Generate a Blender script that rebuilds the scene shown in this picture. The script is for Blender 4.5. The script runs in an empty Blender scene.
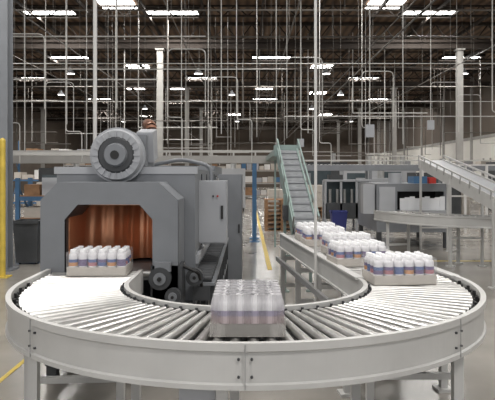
import bpy, math, random
from mathutils import Vector, Matrix
random.seed(7)
sc=bpy.context.scene
pi=math.pi
# ---------------------------------------------------------------- materials
def mat(name,col,rough=.5,metal=0,noise=0,nscale=8,emit=0,alpha=1,bump=0,trans=0):
    m=bpy.data.materials.new(name); m.use_nodes=True
    nt=m.node_tree; b=nt.nodes['Principled BSDF']
    b.inputs['Base Color'].default_value=(*col,1)
    b.inputs['Roughness'].default_value=rough
    b.inputs['Metallic'].default_value=metal
    b.inputs['Alpha'].default_value=alpha
    if trans: b.inputs['Transmission Weight'].default_value=trans
    if emit:
        b.inputs['Emission Color'].default_value=(*col,1); b.inputs['Emission Strength'].default_value=emit
    if noise or bump:
        tc=nt.nodes.new('ShaderNodeTexCoord'); n=nt.nodes.new('ShaderNodeTexNoise')
        n.inputs['Scale'].default_value=nscale; n.inputs['Detail'].default_value=5
        nt.links.new(tc.outputs['Object'],n.inputs['Vector'])
        if noise:
            r=nt.nodes.new('ShaderNodeValToRGB')
            r.color_ramp.elements[0].position=.3; r.color_ramp.elements[1].position=.7
            r.color_ramp.elements[0].color=(*[c*(1-noise) for c in col],1)
            r.color_ramp.elements[1].color=(*[min(1,c*(1+noise)) for c in col],1)
            nt.links.new(n.outputs['Fac'],r.inputs['Fac']); nt.links.new(r.outputs['Color'],b.inputs['Base Color'])
        if bump:
            bp=nt.nodes.new('ShaderNodeBump'); bp.inputs['Strength'].default_value=bump
            nt.links.new(n.outputs['Fac'],bp.inputs['Height']); nt.links.new(bp.outputs['Normal'],b.inputs['Normal'])
    return m
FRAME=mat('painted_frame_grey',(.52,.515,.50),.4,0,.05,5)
FRAME2=mat('painted_frame_dark_grey',(.30,.30,.30),.45,.1,.06,6)  # darker grey for cross members, joint plates and lower rails
STEEL=mat('roller_steel',(.58,.575,.56),.34,.9,.14,12)
GALV=mat('galvanised',(.42,.42,.41),.42,.6,.12,9)
GREY=mat('machine_grey',(.20,.21,.225),.42,.1,.08,3)
GREYD=mat('machine_dark_grey',(.06,.063,.067),.5,.2,.15,4)
GREYL=mat('cabinet_grey',(.38,.39,.41),.42,.05,.05,3)
BLACK=mat('black_rubber_and_shade',(.015,.015,.015),.5)  # rubber parts, also black sheets standing in for shade
COPPER=mat('copper_curtain',(.72,.33,.18),.33,.6,.12,3,bump=.08)
WHITE=mat('white_paint',(.70,.69,.67),.45,0,.04,5)
CAPW=mat('white_cap',(.85,.85,.86),.35)
CARD=mat('cardboard_tray',(.50,.46,.41),.8,0,.06,12)
ORANGE=mat('label_orange',(.55,.26,.10),.5)
PURPLE=mat('label_purple',(.14,.10,.22),.5)
PINK=mat('label_pink',(.42,.16,.19),.5)
BLUEL=mat('label_blue',(.09,.14,.32),.5)
BODY=mat('bottle_body',(.72,.71,.73),.3)
BLUE=mat('blue_steel',(.06,.15,.28),.45,.1,.1,4)
PBLUE=mat('blue_plastic',(.04,.05,.22),.4)
GREEN=mat('green_grey',(.24,.31,.29),.5,0,.08,5)
BELT=mat('conveyor_belt',(.22,.23,.24),.6,0,.1,6)
YEL=mat('yellow_paint',(.60,.44,.07),.5,0,.15,7)
WOOD=mat('pallet_wood',(.30,.17,.09),.8,0,.25,6)
RUST=mat('rusty_duct',(.22,.10,.06),.5,.3,.3,6)
JOIST=mat('joist_brown',(.028,.020,.015),.8,0,.2,2)
PIPE=mat('pipe_light',(.50,.49,.465),.45,.1,.05,3)
PIPED=mat('pipe_dull',(.12,.108,.095),.5,.2,.1,3)
COLM=mat('column_paint',(.36,.35,.33),.55,0,.1,2)
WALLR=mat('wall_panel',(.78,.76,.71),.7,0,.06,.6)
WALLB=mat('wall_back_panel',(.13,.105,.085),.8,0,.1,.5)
GLASS=mat('machine_window',(.07,.09,.10),.1,.1)
FILM=mat('white_film',(.80,.81,.83),.4)
SKY=mat('skylight_diffuser',(1,.98,.95),.5,emit=10)
RED=mat('red_plastic',(.5,.03,.02),.45)
# ---------------------------------------------------------------- mesh builder
class B:
    def __init__(s): s.v=[];s.f=[];s.m=[];s.sm=[];s.mats=[]
    def mi(s,m):
        if m not in s.mats: s.mats.append(m)
        return s.mats.index(m)
    def add(s,vs,fs,m,smooth=False):
        o=len(s.v); s.v+= [tuple(v) for v in vs]; k=s.mi(m)
        for f in fs: s.f.append([i+o for i in f]); s.m.append(k); s.sm.append(smooth)
    def box(s,c,d,m,rz=0,rx=0):
        R=Matrix.Rotation(rz,3,'Z')@Matrix.Rotation(rx,3,'X'); c=Vector(c)
        vs=[c+R@Vector((x*d[0]/2,y*d[1]/2,z*d[2]/2)) for x in(-1,1) for y in(-1,1) for z in(-1,1)]
        s.add(vs,[(0,1,3,2),(4,6,7,5),(0,4,5,1),(2,3,7,6),(0,2,6,4),(1,5,7,3)],m)
    def bx(s,x0,x1,y0,y1,z0,z1,m): s.box(((x0+x1)/2,(y0+y1)/2,(z0+z1)/2),(x1-x0,y1-y0,z1-z0),m)
    def beam(s,p,q,w,h,m):
        p=Vector(p);q=Vector(q);d=(q-p).normalized()
        up=Vector((0,0,1)) if abs(d.z)<.98 else Vector((0,1,0))
        a=d.cross(up).normalized();u=a.cross(d)
        vs=[e+a*i*w/2+u*j*h/2 for e in(p,q) for i,j in((-1,-1),(1,-1),(1,1),(-1,1))]
        s.add(vs,[(3,2,1,0),(4,5,6,7),(0,1,5,4),(1,2,6,5),(2,3,7,6),(3,0,4,7)],m)
    def cyl(s,p,q,r,m,r2=None,n=12,caps=True):
        p=Vector(p);q=Vector(q);d=(q-p).normalized(); r2=r if r2 is None else r2
        up=Vector((0,0,1)) if abs(d.z)<.9 else Vector((1,0,0))
        a=d.cross(up).normalized();u=a.cross(d)
        vs=[e+(a*math.cos(2*pi*i/n)+u*math.sin(2*pi*i/n))*R for e,R in((p,r),(q,r2)) for i in range(n)]
        s.add(vs,[(i,(i+1)%n,n+(i+1)%n,n+i) for i in range(n)],m,True)
        if caps: s.add(vs,[tuple(range(n))[::-1],tuple(range(n,2*n))],m)
    def tube(s,pts,r,m,n=8,rad=0):
        P=[Vector(p) for p in pts]
        if rad:
            out=[P[0]]
            for i in range(1,len(P)-1):
                a=(P[i-1]-P[i]).normalized();b=(P[i+1]-P[i]).normalized()
                A=P[i]+a*rad;C=P[i]+b*rad
                for t in(0,.25,.5,.75,1): out.append(A*(1-t)**2+P[i]*2*t*(1-t)+C*t*t)
            out.append(P[-1]);P=out
        for i in range(len(P)-1): s.cyl(P[i],P[i+1],r,m,n=n,caps=(i in(0,len(P)-2)))
    def lathe(s,c,prof,m,n=10):
        vs=[(c[0]+r*math.cos(2*pi*i/n),c[1]+r*math.sin(2*pi*i/n),c[2]+z) for r,z in prof for i in range(n)]
        fs=[(k*n+i,k*n+(i+1)%n,(k+1)*n+(i+1)%n,(k+1)*n+i) for k in range(len(prof)-1) for i in range(n)]
        s.add(vs,fs,m,True); k=len(prof)-1
        s.add(vs[k*n:],[tuple(range(n))],m)
    def sweep(s,c,prof,a0,a1,m,n=64):
        k=len(prof);vs=[]
        for i in range(n+1):
            a=a0+(a1-a0)*i/n
            for r,z in prof: vs.append((c[0]+r*math.cos(a),c[1]+r*math.sin(a),z))
        fs=[(i*k+j,(i+1)*k+j,(i+1)*k+(j+1)%k,i*k+(j+1)%k) for i in range(n) for j in range(k)]
        fs+=[tuple(range(k)),tuple(range(n*k,n*k+k))[::-1]]
        s.add(vs,fs,m)
    def prism(s,pts,off,m):
        n=len(pts);off=Vector(off);vs=[Vector(p) for p in pts]+[Vector(p)+off for p in pts]
        s.add(vs,[tuple(range(n))[::-1],tuple(range(n,2*n))]+[(i,(i+1)%n,n+(i+1)%n,n+i) for i in range(n)],m)
    def done(s,name,loc=(0,0,0),rz=0):
        me=bpy.data.meshes.new(name); me.from_pydata(s.v,[],s.f)
        for m in s.mats: me.materials.append(m)
        me.polygons.foreach_set('material_index',s.m); me.polygons.foreach_set('use_smooth',s.sm); me.update()
        import bmesh
        bm=bmesh.new();bm.from_mesh(me);bmesh.ops.recalc_face_normals(bm,faces=bm.faces);bm.to_mesh(me);bm.free()
        o=bpy.data.objects.new(name,me); sc.collection.objects.link(o); o.location=loc;o.rotation_euler=(0,0,rz)
        return o
# ---------------------------------------------------------------- room
XL,XR,Y0,Y1,H=-22,16,-6,80,8.6
fm=mat('concrete_floor',(.29,.272,.245),.16,0,.18,1.2)
nt=fm.node_tree;bs=nt.nodes['Principled BSDF'];tc=nt.nodes.new('ShaderNodeTexCoord');n2=nt.nodes.new('ShaderNodeTexNoise');n2.inputs['Scale'].default_value=2.5;n2.inputs['Detail'].default_value=6
mr=nt.nodes.new('ShaderNodeMapRange');mr.inputs['To Min'].default_value=.10;mr.inputs['To Max'].default_value=.34
nt.links.new(tc.outputs['Object'],n2.inputs['Vector']);nt.links.new(n2.outputs['Fac'],mr.inputs['Value']);nt.links.new(mr.outputs['Result'],bs.inputs['Roughness'])
b=B(); b.bx(XL,XR,Y0,Y1,-.1,0,fm); floor=b.done('floor')
cm=mat('roof_deck',(.085,.062,.045),.8)
nt=cm.node_tree;bs=nt.nodes['Principled BSDF'];tc=nt.nodes.new('ShaderNodeTexCoord');w=nt.nodes.new('ShaderNodeTexWave')
w.inputs['Scale'].default_value=.8;w.inputs['Distortion'].default_value=.4;w.bands_direction='X'
r=nt.nodes.new('ShaderNodeValToRGB');r.color_ramp.elements[0].color=(.060,.036,.021,1);r.color_ramp.elements[1].color=(.165,.10,.057,1)
nt.links.new(tc.outputs['Object'],w.inputs['Vector']);nt.links.new(w.outputs['Fac'],r.inputs['Fac']);nt.links.new(r.outputs['Color'],bs.inputs['Base Color'])
b=B(); b.bx(XL,XR,Y0,Y1,H,H+.15,cm); b.done('ceiling')
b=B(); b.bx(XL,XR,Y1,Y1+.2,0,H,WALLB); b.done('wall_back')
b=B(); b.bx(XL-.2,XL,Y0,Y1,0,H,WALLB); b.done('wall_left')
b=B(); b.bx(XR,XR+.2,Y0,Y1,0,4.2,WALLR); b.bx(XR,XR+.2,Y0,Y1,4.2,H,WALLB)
for y in range(0,80,6): b.bx(XR-.12,XR,y-.12,y+.12,0,H,COLM)
b.bx(XR-.05,XR,Y0,80,4.1,4.3,COLM)
b.done('wall_right')
rows=[(25,[-14.3,-8.4,-3.2,7.7]),(34.7,[-10.4,1.4,12.5]),(42,[-15,-3.3,8.2]),(53.6,[-13.4,1.6,12]),(63,[-15,-4,7.5]),(72,[-10,1.5,12]),
      (16,[-9,2,12]),(7,[-3,6]),(-2,[-7,3])]
b=B()
for y,xs in rows:
    for x in xs:
        b.bx(x-1.1,x+1.1,y-.65,y+.65,H-.06,H-.02,SKY)
        for sx in(-1.15,1.15): b.bx(x+sx-.05,x+sx+.05,y-.7,y+.7,H-.16,H-.001,JOIST)
        for sy in(-.7,.7): b.bx(x-1.2,x+1.2,y+sy-.05,y+sy+.05,H-.16,H-.001,JOIST)
for x,y in((-5.3,24),(5.6,24),(1.3,48),(-9,48),(11.2,46),(-7,58),(4.5,60),(-1.5,68),(9,68),(-12,70),(-7,38),(4.8,38),(-5.5,48),(6,50)):
    b.bx(x-.7,x+.7,y-.6,y+.6,H-.06,H-.02,SKY)
b.done('skylight_array')
# roof framing
b=B()
for y in(3,15,27,39,51,63,75):
    b.bx(XL,XR,y-.12,y+.12,7.38,7.50,JOIST); b.bx(XL,XR,y-.12,y+.12,7.66,7.78,JOIST); b.bx(XL,XR,y-.02,y+.02,7.45,7.7,JOIST)
    b.bx(XL,XR,y-.1,y+.1,8.45,8.58,JOIST)
    x=XL
    while x<XR-.5:
        b.beam((x,y,7.7),(x+.6,y,8.5),.06,.05,JOIST); b.beam((x+.6,y,8.5),(x+1.2,y,7.7),.06,.05,JOIST); x+=1.2
b.done('roof_truss_girders')
b=B()
for y in [i for i in range(6,80,3) if i%12!=3]:
    b.bx(XL,XR,y-.05,y+.05,8.04,8.12,JOIST); b.bx(XL,XR,y-.05,y+.05,8.45,8.52,JOIST)
    x=XL+.3*(y%2)
    while x<XR-1:
        b.beam((x,y,8.08),(x+.5,y,8.5),.04,.04,JOIST); b.beam((x+.5,y,8.5),(x+1,y,8.08),.04,.04,JOIST); x+=1
x=XL+1
while x<XR:
    b.bx(x-.04,x+.04,Y0,Y1,8.30,8.45,JOIST); x+=2.4
b.done('roof_joists')
for (x,y) in [(-4.0,27),(9.7,27),(-17.7,27),(-4,39),(9.7,39),(-17.7,39),(-4,51),(9.7,51),(-17.7,51),(-4,63),(9.7,63)]:
    b=B(); b.bx(x-.13,x+.13,y-.13,y-.10,0,7.37,COLM); b.bx(x-.13,x+.13,y+.10,y+.13,0,7.37,COLM); b.bx(x-.02,x+.02,y-.1,y+.1,0,7.37,COLM)
    b.bx(x-.22,x+.22,y-.22,y+.22,0,.03,COLM); b.bx(x-.2,x+.2,y-.2,y+.2,7.3,7.37,COLM)
    b.done('steel_column')
b=B(); x,y=-4.12,10
b.bx(x-.1,x+.1,y-.12,y-.10,0,8.3,GREY);b.bx(x-.1,x+.1,y+.10,y+.12,0,8.3,GREY);b.bx(x-.012,x+.012,y-.1,y+.1,0,8.3,GREY);b.bx(x-.18,x+.18,y-.18,y+.18,0,.03,GREY)
b.done('steel_column')
b=B()
b.bx(-1.955,-1.915,2.5,5.25,.001,.004,YEL); b.bx(.34,.42,10,34,.001,.004,YEL); b.bx(3.3,9,11.0,11.08,.001,.004,YEL); b.bx(-3.44,-3.38,12,30,.001,.004,YEL)
b.done('floor_marking_line')
# ---------------------------------------------------------------- roller conveyor
Z=.9
def leg(b,x,y,z1,m=FRAME):
    b.bx(x-.025,x+.025,y-.025,y+.025,.02,z1,m); b.bx(x-.06,x+.06,y-.06,y+.06,0,.02,m)
def curve_conv(c,R,ri,a0,a1,nr,name,legs,plates=(),z=Z):
    b=B(); t=.02
    n=max(24,int(96*(a1-a0)/pi))
    prof=[(R-.03,z),(R,z),(R,z-.035),(R-.012,z-.042),(R-.012,z-.172),(R,z-.178),(R,z-.20),(R-.05,z-.20),(R-.05,z-.185),(R-.022,z-.18),(R-.022,z-.03),(R-.03,z-.03)]
    b.sweep(c,prof,a0,a1,FRAME,n)
    prof=[(ri,z-.005),(ri+.03,z-.005),(ri+.03,z-.03),(ri+.012,z-.03),(ri+.012,z-.17),(ri+.04,z-.18),(ri+.04,z-.19),(ri,z-.19)]
    b.sweep(c,prof,a0,a1,FRAME,n)
    for i in range(nr):
        a=a0+(a1-a0)*(i+.5)/nr; d=Vector((math.cos(a),math.sin(a),0)); C=Vector((c[0],c[1],0))
        r1,r2=.0165,.028
        p=C+d*(ri+.055);q=C+d*(R-.075); p.z=z-.022-r1; q.z=z-.022-r2
        b.cyl(p,q,r1,STEEL,r2,n=14)
        e=C+d*(R-.03);e.z=z-.05; f=C+d*(ri+.02); f.z=z-.045
        b.cyl(q,e,.012,BLACK,n=8); b.cyl(f,p,.010,BLACK,n=8)
        g=C+d*(R-.050);g.z=z-.03; g2=g.copy(); g2.z=z-.012
        if i%2==0: b.cyl(g-Vector((0,0,.03)),g2,.011,BLACK,n=8)
        if i%2==0:
            h=C+d*(ri+.042);h.z=z-.05;h2=h.copy();h2.z=z-.015
            b.cyl(h,h2,.008,GREYD,n=8)
    b.sweep(c,[(ri+.06,z-.125),(R-.08,z-.125),(R-.08,z-.12),(ri+.06,z-.12)],a0,a1,BLACK,n)  # black sheet under the rollers, stands in for shade in the gaps
    for k in range(7):
        a=a0+(a1-a0)*(k+.5)/7; d=Vector((math.cos(a),math.sin(a),0));C=Vector((c[0],c[1],z-.15))
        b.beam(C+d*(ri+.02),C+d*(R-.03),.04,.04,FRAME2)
    for a in legs:
        d=Vector((math.cos(a),math.sin(a),0))
        for rr in(ri+.06,R-.07):
            leg(b,c[0]+d.x*rr,c[1]+d.y*rr,z-.18)
        C=Vector((c[0],c[1],0))
        for zz in(.25,): b.beam(C+d*(ri+.06)+Vector((0,0,zz)),C+d*(R-.07)+Vector((0,0,zz)),.04,.04,FRAME)
    for a in plates:
        d=Vector((math.cos(a),math.sin(a),0));tn=Vector((-d.y,d.x,0));C=Vector((c[0],c[1],0))
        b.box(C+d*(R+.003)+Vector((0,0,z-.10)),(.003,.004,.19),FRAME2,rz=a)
        for s in(-1,1):
            for zz in(z-.07,z-.145):
                p=C+d*(R-.012)+tn*s*.028;p.z=zz; b.cyl(p,p+d*.010,.006,GREYD,n=8)
    return b
cx,cy=-.01,4.0; R,ri=1.51,.78
aEnd=2*pi+math.radians(6.6)
b=curve_conv((cx,cy),R,ri,pi,aEnd,54,'u',[pi+.06,pi+math.radians(40),pi+math.radians(86),pi+math.radians(140),2*pi],
   [pi+math.radians(45),pi*1.5,pi+math.radians(135)])
for x in(cx-R,cx-ri-.03): b.bx(x,x+.03,cy,4.47,.72,.9 if x<-1.4 else .895,FRAME)
for y in(4.05,4.13,4.21,4.29,4.37,4.44): b.cyl((cx-R+.05,y,.85),(cx-ri-.05,y,.85),.028,STEEL,n=14)
b.bx(-.30,-.14,2.58,2.70,.60,.70,GREYL); b.bx(-.24,-.20,2.62,2.66,0,.60,FRAME)
b.done('curved_roller_conveyor')
ang=math.radians(6.6)
def lane(name,length,width,origin,rz,z=Z,pitch=.082,legsn=4,rad=.028):
    b=B(); w=width/2
    for s in(-1,1):
        b.bx(s*w-.015,s*w+.015,0,length,z-.17,z-.005,FRAME); b.bx(s*w-.03,s*w+.03,0,length,z-.18,z-.165,FRAME)
        b.bx(s*w-.03,s*w+.03,0,length,z-.015,z,FRAME)
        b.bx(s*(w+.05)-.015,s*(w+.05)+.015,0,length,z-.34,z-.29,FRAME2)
    y=pitch/2
    while y<length:
        b.cyl((-w+.035,y,z-.022-rad),(w-.035,y,z-.022-rad),rad,STEEL,n=12)
        b.cyl((-w+.012,y,z-.05),(-w+.036,y,z-.05),.012,BLACK,n=8);b.cyl((w-.036,y,z-.05),(w-.012,y,z-.05),.012,BLACK,n=8)
        y+=pitch
    b.bx(-w+.03,w-.03,0,length,z-.13,z-.12,BLACK)  # flat black sheet that paints the shade between lane rollers
    for k in range(legsn):
        y=.25+(length-.5)*k/(legsn-1)
        leg(b,-w-.02,y,z-.17);leg(b,w+.02,y,z-.17)
        b.bx(-w,w,y-.02,y+.02,.28,.32,FRAME);b.bx(-w,w,y-.02,y+.02,z-.3,z-.26,FRAME)
    return b.done(name,origin,rz)
rm=(R+ri)/2
ox,oy=cx+rm*math.cos(ang),cy+rm*math.sin(ang)
lane('straight_roller_conveyor',3.2,R-ri-.03,(ox,oy,0),ang)
# ---------------------------------------------------------------- beverage cases
FILMW=mat('shrink_film',(.95,.95,.97),.15,alpha=.12)
def case(name,x,y,z,rz,off=0):
    b=B(); L,W=.42,.28
    b.bx(-L/2,L/2,-W/2,W/2,0,.008,CARD)
    for s in(-1,1):
        b.bx(-L/2,L/2,s*W/2-.004,s*W/2+.004,0,.062,CARD); b.bx(s*L/2-.004,s*L/2+.004,-W/2,W/2,0,.062,CARD)
    cols=[ORANGE,PURPLE,PINK,BLUEL]
    for i in range(6):
        for j in range(4):
            px=-L/2+.035+.07*i; py=-W/2+.035+.07*j
            c=(px,py,.008)
            b.lathe(c,[(.032,0),(.033,.07)],BODY,12)
            b.lathe(c,[(.0335,.062),(.0335,.088)],cols[(i*5+j+off)%4],12)
            b.lathe(c,[(.0335,.088),(.0335,.110)],PURPLE if (i+j)%2 else BLUEL,12)
            b.lathe(c,[(.033,.110),(.033,.132),(.029,.148),(.019,.156)],BODY,12)
            b.lathe(c,[(.022,.155),(.022,.176),(.019,.180)],CAPW,12)
    b.bx(-L/2-.006,L/2+.006,-W/2-.006,W/2+.006,.004,.172,FILMW)
    return b.done(name,(x,y,z),rz)
zc=Z-.0205
case('beverage_case',-1.10,4.42,zc,0.02,0)
case('beverage_case',1.04,4.07,zc,ang-.02,1)
case('beverage_case',.90,4.86,zc,ang+.05,2)
case('beverage_case',.93,5.55,zc,ang,3)
case('beverage_case',.80,6.20,zc,ang-.05,0)
case('beverage_case',.78,6.75,zc,ang,1)
def moving(name,x,y,z):
    b=B(); W,L=.27,.42
    def M(n,c,a): return mat('moving_case_'+n,c,.7,alpha=a)
    # inner solid block of bottles, pale; outer translucent swept copies give the long-exposure softness
    S=[(0,M('white',(.66,.65,.67),1),M('label',(.34,.31,.40),1),M('warm',(.50,.42,.43),1),M('tray',(.52,.50,.47),1))]
    g=(M('white_soft',(.72,.71,.73),.33),M('label_soft',(.40,.37,.46),.33),M('warm_soft',(.55,.46,.46),.33),M('tray_soft',(.56,.54,.51),.33))
    S+=[(-.018,)+g,(.018,)+g,(.035,)+g,(-.035,)+g]
    for d,mw,mc,mo,mt in S:
        for s in(-1,1):
            b.bx(-W/2+d,W/2+d,s*L/2-.003-abs(d)*.03,s*L/2+.003-abs(d)*.03,.002,.06,mt); b.bx(s*W/2-.003+d,s*W/2+.003+d,-L/2,L/2,.002,.06,mt)
        for i in range(4):
            for j in range(6):
                c=(-W/2+.034+.0675*i+d,-L/2+.035+.07*j,.008)
                if not d or j==0 or i in(0,3):
                    b.lathe(c,[(.033,.05),(.033,.085)],mo,12); b.lathe(c,[(.033,.085),(.033,.110)],mc,12)
                b.lathe(c,[(.033,.110),(.033,.132),(.028,.148),(.022,.158),(.022,.180)],mw,12)
    return b.done(name,(x,y,z),0)
moving('beverage_case',0.0,2.87,zc)
# ---------------------------------------------------------------- shrink tunnel
b=B(); X=-1.05
outer=[(-.53,.55),(-.53,1.42),(-.40,1.555),(.37,1.555),(.52,1.42),(.52,.55)]
inner=[(-.345,.55),(-.345,1.27),(-.245,1.385),(.225,1.385),(.325,1.27),(.325,.55)]
yf,yb=4.50,4.95
for i in range(5):
    q=[outer[i],outer[i+1],inner[i+1],inner[i]]
    b.prism([(X+x,yf,z) for x,z in q],(0,.03,0),GREY)
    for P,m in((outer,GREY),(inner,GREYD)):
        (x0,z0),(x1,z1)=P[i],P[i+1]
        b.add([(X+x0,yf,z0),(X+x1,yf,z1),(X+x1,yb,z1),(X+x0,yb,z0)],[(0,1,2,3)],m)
b.bx(-1.60,-1.40,yb,8.0,.50,1.66,GREY); b.bx(-.72,-.44,yb,8.0,.50,1.66,GREY); b.bx(-1.4,-.72,yb,8.0,1.40,1.66,GREY)
b.bx(-1.62,-.42,yb-.01,yb+.05,1.62,1.68,GREYL)
for y in(5.6,6.3,7.0,7.7): b.bx(-.44,-.43,y-.01,y+.01,.95,1.62,GREYD)
b.bx(-.44,-.415,5.0,7.9,.86,.93,GREYL)
b.bx(-1.40,-.72,5.9,5.95,.85,1.40,BLACK)  # black board standing in for the shade inside the tunnel
b.bx(-1.40,-.72,4.56,8.0,.80,.872,BELT)
for y in [4.54+.06*i for i in range(7)]: b.cyl((-1.38,y,.872-.02),(-.74,y,.872-.02),.022,STEEL,n=10)
# bowed copper curtain, one smooth rippled sheet, in two overlapping panels
def sheet(xa,xb,y0,bow,n=36,m=8):
    vs=[];
    for j in range(m+1):
        t=j/m
        for i in range(n+1):
            u=i/n; x=xa+(xb-xa)*u
            vs.append((x,y0+bow*math.sin(pi*u)*(1-.4*t)+.006*math.sin(u*26)+.09*t*t,.895+.505*t))
    fs=[(j*(n+1)+i,j*(n+1)+i+1,(j+1)*(n+1)+i+1,(j+1)*(n+1)+i) for j in range(m) for i in range(n)]
    b.add(vs,fs,COPPER,True)
sheet(-1.385,-.98,5.00,.14); sheet(-1.02,-.73,4.98,.12)
b.bx(-1.39,-.73,4.90,5.0,1.36,1.40,COPPER)
b.bx(-1.395,-1.385,4.6,5.1,.9,1.3,COPPER); b.bx(-.735,-.725,4.7,5.1,.9,1.36,COPPER)
for x in(-1.55,-.50):
    for y in(4.7,5.8,6.9,7.9): b.bx(x-.04,x+.04,y-.04,y+.04,0,.55,GREYD)
    b.bx(x-.04,x+.04,4.6,8.0,.48,.56,GREYD); b.bx(x-.03,x+.03,4.6,8.0,.12,.18,GREYD)
b.bx(-1.5,-.55,5.0,7.9,.30,.50,GREYD)
b.bx(-.44,-.30,4.75,8.2,.60,.72,GREYD); b.bx(-.46,-.26,4.75,8.2,.72,.745,GREY)
for i in range(24):
    y=4.8+.14*i; b.cyl((-.44,y,.77),(-.29,y,.77),.03,GREYD,n=10)
b.bx(-.31,-.27,4.75,8.2,.40,.44,GREY)
for i in range(9): b.bx(-.31,-.27,4.8+.42*i,4.84+.42*i,0,.72,GREYD)
for (x,y,z,r) in((-.66,4.46,.83,.085),(-.56,4.44,.70,.06),(-.42,4.70,.80,.07)):
    b.cyl((x,y-.03,z),(x,y+.03,z),r,GREYD,n=20); b.cyl((x,y-.045,z),(x,y+.04,z),r*.55,GREY,n=16); b.cyl((x,y-.06,z),(x,y,z),r*.2,BLACK,n=10)
b.bx(-.74,-.50,4.50,4.75,.60,.92,GREYD); b.bx(-.70,-.58,4.44,4.5,.88,.95,GREY)
b.tube([(-.50,4.6,.9),(-.38,4.6,.85),(-.36,4.9,.6),(-.36,5.3,.5)],.014,BLACK,rad=.04)
b.done('shrink_wrap_tunnel')
# blower on top
b=B(); bx,bz,by=-1.075,1.775,4.92
b.bx(bx-.15,bx+.22,by+.02,by+.50,1.685,1.95,GREY)
b.cyl((bx,by-.02,bz),(bx,by+.30,bz),.225,GREY,n=40)
b.cyl((bx,by-.04,bz),(bx,by-.02,bz),.23,GREYL,n=40)
b.cyl((bx,by-.10,bz),(bx,by-.04,bz),.20,GREYL,.215,n=40)
b.cyl((bx,by-.115,bz),(bx,by-.10,bz),.135,GREYD,.15,n=32)
b.cyl((bx,by-.15,bz),(bx,by-.11,bz),.085,GREY,.10,n=28)
b.cyl((bx,by-.16,bz),(bx,by-.15,bz),.035,BLACK,n=16)
for i in range(20):
    a=2*pi*i/20; b.beam((bx+.145*math.cos(a),by-.112,bz+.145*math.sin(a)),(bx+.195*math.cos(a),by-.105,bz+.195*math.sin(a)),.006,.014,GREYL)
b.box((bx+.20,by+.24,1.87),(.14,.22,.26),GREYL,0,.2)
for s in(-.17,.17): b.bx(bx+s-.03,bx+s+.03,by-.02,by+.35,1.682,1.70,GREYD)
b.tube([(bx+.20,by+.45,1.9),(bx+.20,by+.45,2.06),(bx+.12,by+.7,2.10),(bx+.05,by+1.2,2.0)],.05,RUST,n=14,rad=.07)
b.done('blower_fan')
def cabinet(name,x0,x1,y0,y1,z0,z1,m=GREYL,handle=True,legs=False,side=None):
    b=B(); b.bx(x0,x1,y0,y1,z0,z1,m); b.bx(x0+.012,x1-.012,y0-.014,y0,z0+.012,z1-.012,m)
    w=x1-x0
    if handle:
        b.bx(x1-.05,x1-.03,y0-.035,y0-.014,(z0+z1)/2-.06,(z0+z1)/2+.06,BLACK)
        for z in(z0+.08,z1-.08): b.cyl((x0+.012,y0-.02,z-.03),(x0+.012,y0-.02,z+.03),.008,GALV)
    if legs:
        for x in(x0+.03,x1-.03):
            for y in(y0+.03,y1-.03): b.bx(x-.025,x+.025,y-.025,y+.025,0,z0,m)
    return b
b=cabinet('c',-.50,-.19,5.35,5.65,.99,1.56)
b.bx(-.44,-.30,5.65,5.9,1.2,1.3,GREYD)
b.tube([(-.34,5.5,1.56),(-.34,5.5,1.70),(-.62,5.5,1.76),(-.9,5.5,1.70)],.018,GREY,rad=.08)
b.cyl((-.27,5.335,1.42),(-.27,5.32,1.42),.009,RED); b.cyl((-.31,5.335,1.42),(-.31,5.32,1.42),.009,BLACK)
b.done('electrical_cabinet')
b=cabinet('c',-.42,-.08,8.3,9.6,.1,1.62,GREY,True); b.bx(-.40,-.1,8.3,9.6,0,.1,BLACK); b.done('electrical_cabinet')
b=cabinet('c',-1.5,-.5,9.0,11.5,.25,1.75,GREY,True); 
for x in(-1.4,-.6):
    for y in(9.1,11.4): b.bx(x-.04,x+.04,y-.04,y+.04,0,.25,GREYD)
b.bx(-.5,-.49,9.2,10.2,.9,1.6,GLASS); b.done('wrapping_machine')
# ---------------------------------------------------------------- overhead conveyor bridge
b=B(); yy=14.6
for y in(yy-.3,yy+.3):
    b.bx(-9,1.3,y-.03,y+.03,1.90,2.08,COLM); b.bx(-9,1.3,y-.02,y+.02,2.18,2.21,PIPE)
    for i in range(20): b.bx(-9+.54*i,-8.97+.54*i,y-.015,y+.015,2.05,2.2,PIPE)
for i in range(80): b.cyl((-9+.128*i,yy-.28,2.05),(-9+.128*i,yy+.28,2.05),.03,GALV,n=8)
for i in range(5): b.cyl((-8.5+2.3*i,yy-.3,2.1),(-8.5+2.3*i,yy-.3,8.3),.012,PIPE,n=6)
b.done('overhead_conveyor')
for x,y in((.17,14.55),(-3.2,14.55)):
    b=B(); b.bx(x-.05,x+.05,y-.35,y-.25,0,1.89,BLUE); b.bx(x-.05,x+.05,y+.35,y+.45,0,1.89,BLUE); b.bx(x-.05,x+.05,y-.35,y+.45,1.8,1.89,BLUE)
    b.bx(x-.12,x+.12,y-.42,y-.18,0,.02,BLUE);b.bx(x-.12,x+.12,y+.28,y+.52,0,.02,BLUE); b.bx(x-.03,x+.03,y-.25,y+.35,.9,.96,BLUE)
    b.done('conveyor_support_frame')
b=B()
for y in(18.7,19.3): b.bx(1.2,9,y-.03,y+.03,1.75,1.93,GREY); b.bx(1.2,9,y-.02,y+.02,2.06,2.09,PIPE)
for i in range(60): b.cyl((1.2+.13*i,18.7,1.92),(1.2+.13*i,19.3,1.92),.03,GALV,n=8)
for i in range(4):
    x=1.5+2.4*i; b.bx(x-.04,x+.04,18.66,18.74,0,1.75,GREY); b.bx(x-.04,x+.04,19.26,19.34,0,1.75,GREY)
b.done('overhead_conveyor')
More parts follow.
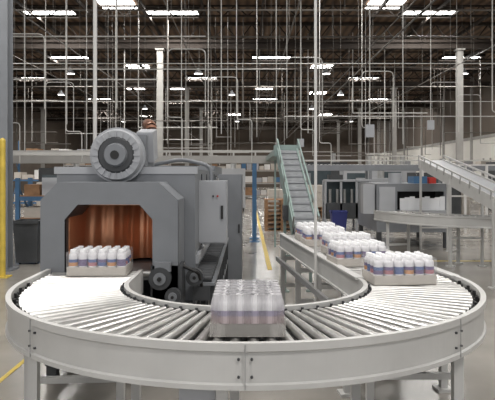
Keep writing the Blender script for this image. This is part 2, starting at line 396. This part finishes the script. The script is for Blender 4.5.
# ---------------------------------------------------------------- incline conveyors
def incline(name,p,q,w,mside,belt=BELT,cleats=True,legs=((.3,),(.8,)),guard=.13):
    p=Vector(p);q=Vector(q);d=(q-p);L=d.length;d.normalize();a=d.cross(Vector((0,0,1))).normalized();u=a.cross(d)
    b=B()
    b.beam(p-u*.03,q-u*.03,w,.02,belt); b.beam(p-u*.17,q-u*.17,w,.02,belt)
    for s in(-1,1):
        b.beam(p+a*s*w/2-u*.09,q+a*s*w/2-u*.09,.025,.2,mside)
        b.beam(p+a*s*(w/2+.01)+u*guard,q+a*s*(w/2+.01)+u*guard,.02,.03,mside)
        n=int(L/.45)
        for i in range(n+1): 
            r=p+d*(L*i/n)+a*s*(w/2+.012); b.beam(r-u*.05,r+u*(guard+.01),.02,.02,GALV)
    if cleats:
        n=int(L/.16)
        for i in range(1,n): r=p+d*(L*i/n); b.beam(r-a*(w/2-.02),r+a*(w/2-.02),.02,.03,GREYL)
    for e in(p,q): b.cyl(e-u*.1-a*w/2,e-u*.1+a*w/2,.075,GREYD,n=16)
    for (t,) in legs:
        r=p+d*L*t
        for s in(-1,1):
            k=r+a*s*(w/2+.03)-u*.1; b.bx(k.x-.02,k.x+.02,k.y-.02,k.y+.02,0,k.z+.08,mside); b.bx(k.x-.06,k.x+.06,k.y-.06,k.y+.06,0,.015,mside)
        k=r-u*.1; b.beam((r-a*(w/2+.03)).to_2d().to_3d()+Vector((0,0,.5)),(r+a*(w/2+.03)).to_2d().to_3d()+Vector((0,0,.5)),.03,.03,mside)
    return b
b=incline('i',(.74,7.50,.97),(.62,9.25,2.05),.30,GREEN,legs=((.35,),))
b.bx(.42,.80,9.2,9.5,1.9,2.08,GREEN); b.beam((.62,9.4,2.0),(.62,14.2,2.0),.34,.1,GREEN)
b.bx(.60,.64,13.2,13.26,0,1.98,GREEN)
b.bx(.48,.60,7.9,8.15,1.0,1.2,GREYD)
b.done('incline_conveyor')
b=incline('i',(3.75,7.6,1.16),(3.95,12.7,1.95),.5,FRAME,GREYL,False,((.15,),(.55,),(.95,)),.08)
b.done('incline_conveyor')
b=curve_conv((4.9,12.2),2.35,1.75,pi*1.03,pi*1.62,30,'c',[pi*1.1,pi*1.3,pi*1.5]); b.bx(5.7,9,9.9,9.96,.72,.9,FRAME); b.bx(5.7,9,10.45,10.5,.72,.9,FRAME)
for i in range(40): b.cyl((5.75+.08*i,9.96,.85),(5.75+.08*i,10.45,.85),.028,STEEL,n=8)
b.done('curved_roller_conveyor')
# second shrink tunnel
b=B(); x0,x1,y0,y1=2.85,4.45,13.0,15.2
b.bx(x0,x0+.45,y0,y1,.35,1.42,GREY); b.bx(x1-.12,x1,y0,y1,.35,1.42,GREY); b.bx(x0+.45,x1-.12,y0,y1,1.25,1.42,GREY); b.bx(x0+.45,x1-.12,y0,y1,.35,.82,GREY)
b.bx(x0+.45,x1-.12,y0+.6,y0+.65,.82,1.25,BLACK)  # black board behind the strips, paints the opening's inner shade
for i in range(9): 
    xx=x0+.5+.11*i; b.bx(xx,xx+.11,y0-.03+.01*(i%2),y0-.02+.01*(i%2),.80,1.10+.02*(i%3),FILM)
b.bx(x0+.45,x1-.12,y0-.25,y0,.76,.84,GREYL)
b.bx(x0+.05,x0+.40,y0-.02,y0,.6,1.35,GREYL); b.bx(x0-.28,x0-.02,y0+.1,y0+.4,.75,1.40,GREYL)
for x in(x0+.06,x1-.06):
    for y in(y0+.06,y1-.06): b.bx(x-.05,x+.05,y-.05,y+.05,0,.36,GREYD)
b.cyl((x0+.5,y0+.4,1.42),(x0+.5,y0+.4,1.66),.15,GREYL,n=20); b.bx(x0+.9,x0+1.2,y0+.3,y0+.8,1.42,1.58,BLUE); b.bx(x0+1.25,x0+1.4,y0+.3,y0+.5,1.42,1.56,RED)
b.done('shrink_wrap_tunnel')
# packing machine
b=B(); x0,x1,y0,y1=2.25,3.6,17.0,17.55
for x in(x0,x0+.45,x0+.9,x1):
    for y in(y0,y1-.05): b.bx(x-.03,x+.03,y,y+.05,0,1.45,GREYL)
b.bx(x0,x1,y0,y1,1.42,1.48,GREYL); b.bx(x0,x1,y0,y1,.35,.8,GREYD); b.bx(x0+.03,x1-.03,y0+.3,y0+.33,.8,1.42,GLASS)
for i in range(6): b.cyl((x0+.15+.21*i,y0+.15,.8),(x0+.15+.21*i,y0+.15,1.2),.04,GALV)
b.bx(x0+.1,x0+.5,y0,y0+.4,1.48,1.62,GREYD)
b.done('packing_machine')
def bin_(name,x,y,h,w,m):
    b=B(); t=w/2;u=w*.4
    v=[(-u,-u,.03),(u,-u,.03),(u,u,.03),(-u,u,.03),(-t,-t,h),(t,-t,h),(t,t,h),(-t,t,h)]
    s=.9
    v2=[(a*s,c*s,max(z,.06)) for a,c,z in v]
    b.add([(x+a,y+c,z) for a,c,z in v],[(0,3,2,1),(0,1,5,4),(1,2,6,5),(2,3,7,6),(3,0,4,7)],m)
    b.add([(x+a,y+c,z) for a,c,z in v2],[(0,1,2,3),(0,4,5,1),(1,5,6,2),(2,6,7,3),(3,7,4,0)],m)
    for s1 in(-1,1):
        b.bx(x-t-.02,x+t+.02,y+s1*t-.02,y+s1*t+.02,h-.04,h+.01,m);b.bx(x+s1*t-.02,x+s1*t+.02,y-t-.02,y+t+.02,h-.04,h+.01,m)
        b.cyl((x+s1*u*.8,y-u*.7,.03),(x+s1*u*.8+.03,y-u*.7,.03),.03,BLACK)
    b.done(name)
bin_('trash_bin',-3.98,10.8,.78,.46,GREYD); bin_('plastic_tote_bin',2.5,16.2,.62,.42,PBLUE)
b=B(); b.cyl((-3.86,9.3,0),(-3.86,9.3,2.15),.045,YEL,n=16); b.lathe((-3.86,9.3,2.15),[(.045,0),(.035,.03),(.01,.045)],YEL,16); b.bx(-3.97,-3.75,9.19,9.41,0,.02,YEL); b.done('safety_post')
def rack(name,x0,x1,y0,y1,h,m,n=3,fill=True):
    b=B()
    for x in(x0,x1):
        for y in(y0,y1): b.bx(x-.04,x+.04,y-.04,y+.04,0,h,m)
        b.beam((x,y0,.2),(x,y1,h*.5),.03,.03,m); b.beam((x,y1,h*.5),(x,y0,h*.9),.03,.03,m)
    for k in range(n):
        z=.15+(h-.3)*k/(n-.3)
        for y in(y0,y1): b.bx(x0,x1,y-.03,y+.03,z,z+.09,m)
        b.bx(x0,x1,y0,y1,z+.09,z+.11,WOOD)
        if fill:
            x=x0+.1
            while x<x1-.45:
                w=random.uniform(.3,.6);hh=random.uniform(.2,.5)
                b.bx(x,min(x+w,x1-.06),y0+.08,y1-.1,z+.11,z+.11+hh,random.choice([CARD,GREYL,WHITE,WOOD,CARD,BLUE])); x+=w+.05
    return b.done(name)
rack('blue_storage_rack',-4.75,-3.5,12.2,12.9,1.55,BLUE,3)
b=cabinet('c',-3.35,-2.85,11.9,12.4,.55,1.55,BLUE,True,True); b.bx(-3.28,-2.95,11.87,11.89,1.15,1.4,GLASS); b.done('electrical_cabinet')
b=cabinet('c',-2.7,-1.9,12.3,13.0,.1,1.45,GREYL,True); b.bx(-2.65,-1.95,12.35,12.95,0,.1,BLACK); b.bx(-2.6,-2.3,12.27,12.29,1.0,1.3,GLASS); b.done('filling_machine')
def pallets(name,x,y,n,box=0):
    b=B()
    for k in range(n):
        z=.13*k
        for s in(-.45,0,.45): b.bx(x+s-.04,x+s+.04,y-.5,y+.5,z+.015,z+.10,WOOD)
        for i in range(6): b.bx(x-.5,x+.5,y-.5+.18*i,y-.4+.18*i,z+.10,z+.118,WOOD)
        for i in(0,2,5): b.bx(x-.5,x+.5,y-.5+.18*i,y-.4+.18*i,z,z+.015,WOOD)
    z=.13*n
    for i in range(box):
        for j in range(3):
            for k in range(2): b.bx(x-.48+.33*j,x-.17+.33*j,y-.48+.5*k,y-.02+.5*k,z+.28*i,z+.27+.28*i,CARD)
    b.done(name)
pallets('pallet_stack',1.0,17.5,7); pallets('pallet_stack',1.25,21.5,2,3); pallets('pallet_stack',2.4,23,3,3)
pallets('pallet_stack',-1.2,22,2,4); pallets('pallet_stack',6.4,24,1,4); pallets('pallet_stack',8.0,23,1,5); pallets('pallet_stack',-6.5,20,2,4)
rack('pallet_rack',-12,-4.6,30,31,3.4,BLUE,3); rack('pallet_rack',-2.5,6,40,41,2.6,COLM,3); rack('pallet_rack',8,14,34,35,2.6,COLM,3); rack('pallet_rack',-14,-6,45,46,3.2,COLM,3)
for x,y,w,h in((-1.9,26,1.8,1.9),(1.6,28,1.4,1.7),(4.4,27,1.8,2.0),(11,26,2.0,2.2),(-8.5,24,2,1.9),(6,21,1.6,1.7),(4.0,20.6,1.1,1.5),(9.2,20.5,1.4,1.6),(3.2,32,2.2,2.3),(7,31.5,2,2.1)):
    b=cabinet('c',x,x+w,y,y+1.2,.15,h,random.choice([GREYL,GREY,GREYD]),True); b.bx(x+.05,x+w-.05,y+.05,y+1.1,0,.15,BLACK)
    b.bx(x+.15,x+w*.6,y-.02,y-.014,h*.5,h*.85,GLASS); b.cyl((x+w*.7,y+.5,h),(x+w*.7,y+.5,h+.5),.12,GALV); b.done('filling_machine')
b=B()
for i in range(9):
    x=4.9+.6*i; b.bx(x-.03,x+.03,16.5,16.56,0,1.9,WHITE)
for z in(.2,1.0,1.87): b.bx(4.9,9.7,16.51,16.55,z,z+.04,WHITE)
b.done('machine_guard_fence')
# ---------------------------------------------------------------- poles, conduits
POLE=mat('pole_paint',(.62,.61,.59),.45)
b=B(); b.cyl((.60,5.2,0),(.60,5.2,8.3),.013,POLE,n=10); b.cyl((.60,5.2,0),(.60,5.2,.02),.05,POLE); b.done('support_pole')
b=B(); b.cyl((-1.68,6.5,0),(-1.68,6.5,8.3),.022,POLE,n=12); b.cyl((-1.68,6.5,0),(-1.68,6.5,.02),.07,POLE)
b.done('support_pole')
b=B()
drops=[(-5.2,12.5),(-4.0,13),(-3.1,14),(-1.9,14),(-.6,13.5),(-.25,13.5),(1.0,15),(1.35,15),(2.9,14),(3.3,17),(3.9,14.8),(5.6,13.5),(-6.5,19),
 (-5.2,22),(-2.4,23),(-.8,24),(2.0,22),(4.6,23),(7.8,22),(-5.6,13.6),(-4.9,16),(-1.2,18),(.3,19),(2.2,18),(5.9,19),(-3.7,20)]
for i,(x,y) in enumerate(drops):
    zb=random.uniform(2.3,3.4); zt=8.3
    b.cyl((x,y,zb),(x,y,zt),.013,PIPE,n=6)
    if i%2: b.tube([(x,y,zb),(x,y,zb-.25),(x+.35,y,zb-.25),(x+.35,y,1.9)],.012,PIPE,n=6,rad=.08)
    if i%3==0: b.tube([(x,y,4.2),(x,y,4.6),(x+.9,y,4.6),(x+.9,y,3.0)],.012,PIPE,n=6,rad=.15)
    if i%8==0: b.bx(x-.1,x+.1,y-.06,y+.06,zb-.3,zb,GREYL)
for y,z,x0,x1 in((12.6,3.65,-7,-1.9),(15,4.3,-6,1),(19,5.2,-12,8),(16,3.2,1.0,8),(24,4.6,-10,12),(14,4.9,-6,-1)):
    b.cyl((x0,y,z),(x1,y,z),.015,PIPE,n=6)
    x=x0+.3
    while x<x1: b.cyl((x,y,z),(x,y,8.3),.006,PIPED,n=4); x+=2.1
for x,z in((-5.6,5.6),(-2.2,6.2),(4.6,6.4),(-9,6.2),(3.2,4.6),(1.2,5.6),(8,5.8)):
    b.cyl((x,9,z),(x,70,z),.02,PIPED,n=6)
    for y in range(12,68,5): b.cyl((x,y,z),(x,y,8.3),.007,PIPED,n=4)
for k,(y,z) in enumerate(((20,7.2),(23,7.0),(30,7.1),(36,7.0),(42,6.9),(47,7.0),(54,6.8),(60,7.0),(68,7))):
    b.cyl((XL+.05,y,z),(XR-.15,y,z),.035,PIPED,n=8)
    x=XL+1
    while x<XR-1: b.cyl((x,y,z),(x,y,8.4),.012,PIPED,n=4); b.cyl((x+.8,y,z-.15),(x+.8,y,z),.02,PIPED,n=5); x+=2.7
for k in range(90):
    y=random.uniform(24,72);x=random.uniform(-.42,.42)*y; x=max(XL+1,min(XR-1,x)); z=random.uniform(2.5,5.5)
    b.cyl((x,y,z),(x,y,8.4),.018+.0002*y,random.choice([PIPE,PIPED]),n=5)
    if k%2: b.cyl((x,y,z),(min(XR-.5,x+random.uniform(1,5)),y,z),.018+.0002*y,random.choice([PIPE,PIPED]),n=5)
b.done('pipe_and_conduit_network')
b=B()
for y in(11.5,11.8): b.bx(-6.5,-2.0,y-.01,y+.01,2.0,2.06,PIPE)
x=-6.5
while x<-2: b.bx(x,x+.02,11.5,11.8,2.01,2.03,PIPE); x+=.25
for x in(-6,-4.4,-2.6): b.cyl((x,11.65,2.03),(x,11.65,8.3),.01,PIPE,n=5)
b.done('cable_tray')
b=B()
for y,xs in((30,[-9,-2.5,4,11]),(38,[-12,-1,6]),(46,[-8,5]),(57,[-12,-1,10])):
    for x in xs:
        b.cyl((x,y,7.0),(x,y,8.4),.01,PIPED,n=4); b.lathe((x,y,6.75),[(.22,0),(.2,.08),(.08,.2),(.06,.3)],GREYL,16); b.cyl((x,y,6.76),(x,y,6.77),.2,SKY,n=16)
b.done('high_bay_lamp_array')
# ---------------------------------------------------------------- light
def area(x,y,z,sx,sy,e,c=(1,.975,.94)):
    l=bpy.data.lights.new('skylight_and_fill_light','AREA'); l.shape='RECTANGLE';l.size=sx;l.size_y=sy;l.energy=e;l.color=c  # shared by the skylights and the added overhead fill
    o=bpy.data.objects.new('skylight_and_fill_light',l);sc.collection.objects.link(o);o.location=(x,y,z)
for y,xs in rows:
    for x in xs:
        area(x,y,H-.17,2.1,1.2,(370 if y>20 else 370))
area(0,3,H-.3,5,3,280)  # added fill light above the view, with no skylight panel here
w=bpy.data.worlds.new('World');sc.world=w;w.use_nodes=True
w.node_tree.nodes['Background'].inputs[0].default_value=(.97,.98,1,1);w.node_tree.nodes['Background'].inputs[1].default_value=.78
cam=bpy.data.cameras.new('Camera');co=bpy.data.objects.new('Camera',cam);sc.collection.objects.link(co)
co.location=(0,0,1.611);co.rotation_euler=(pi/2,0,0);cam.sensor_width=36;cam.lens=590/495*36;cam.shift_y=-25/495;cam.clip_end=300
sc.camera=co
sc.view_settings.view_transform='Standard'
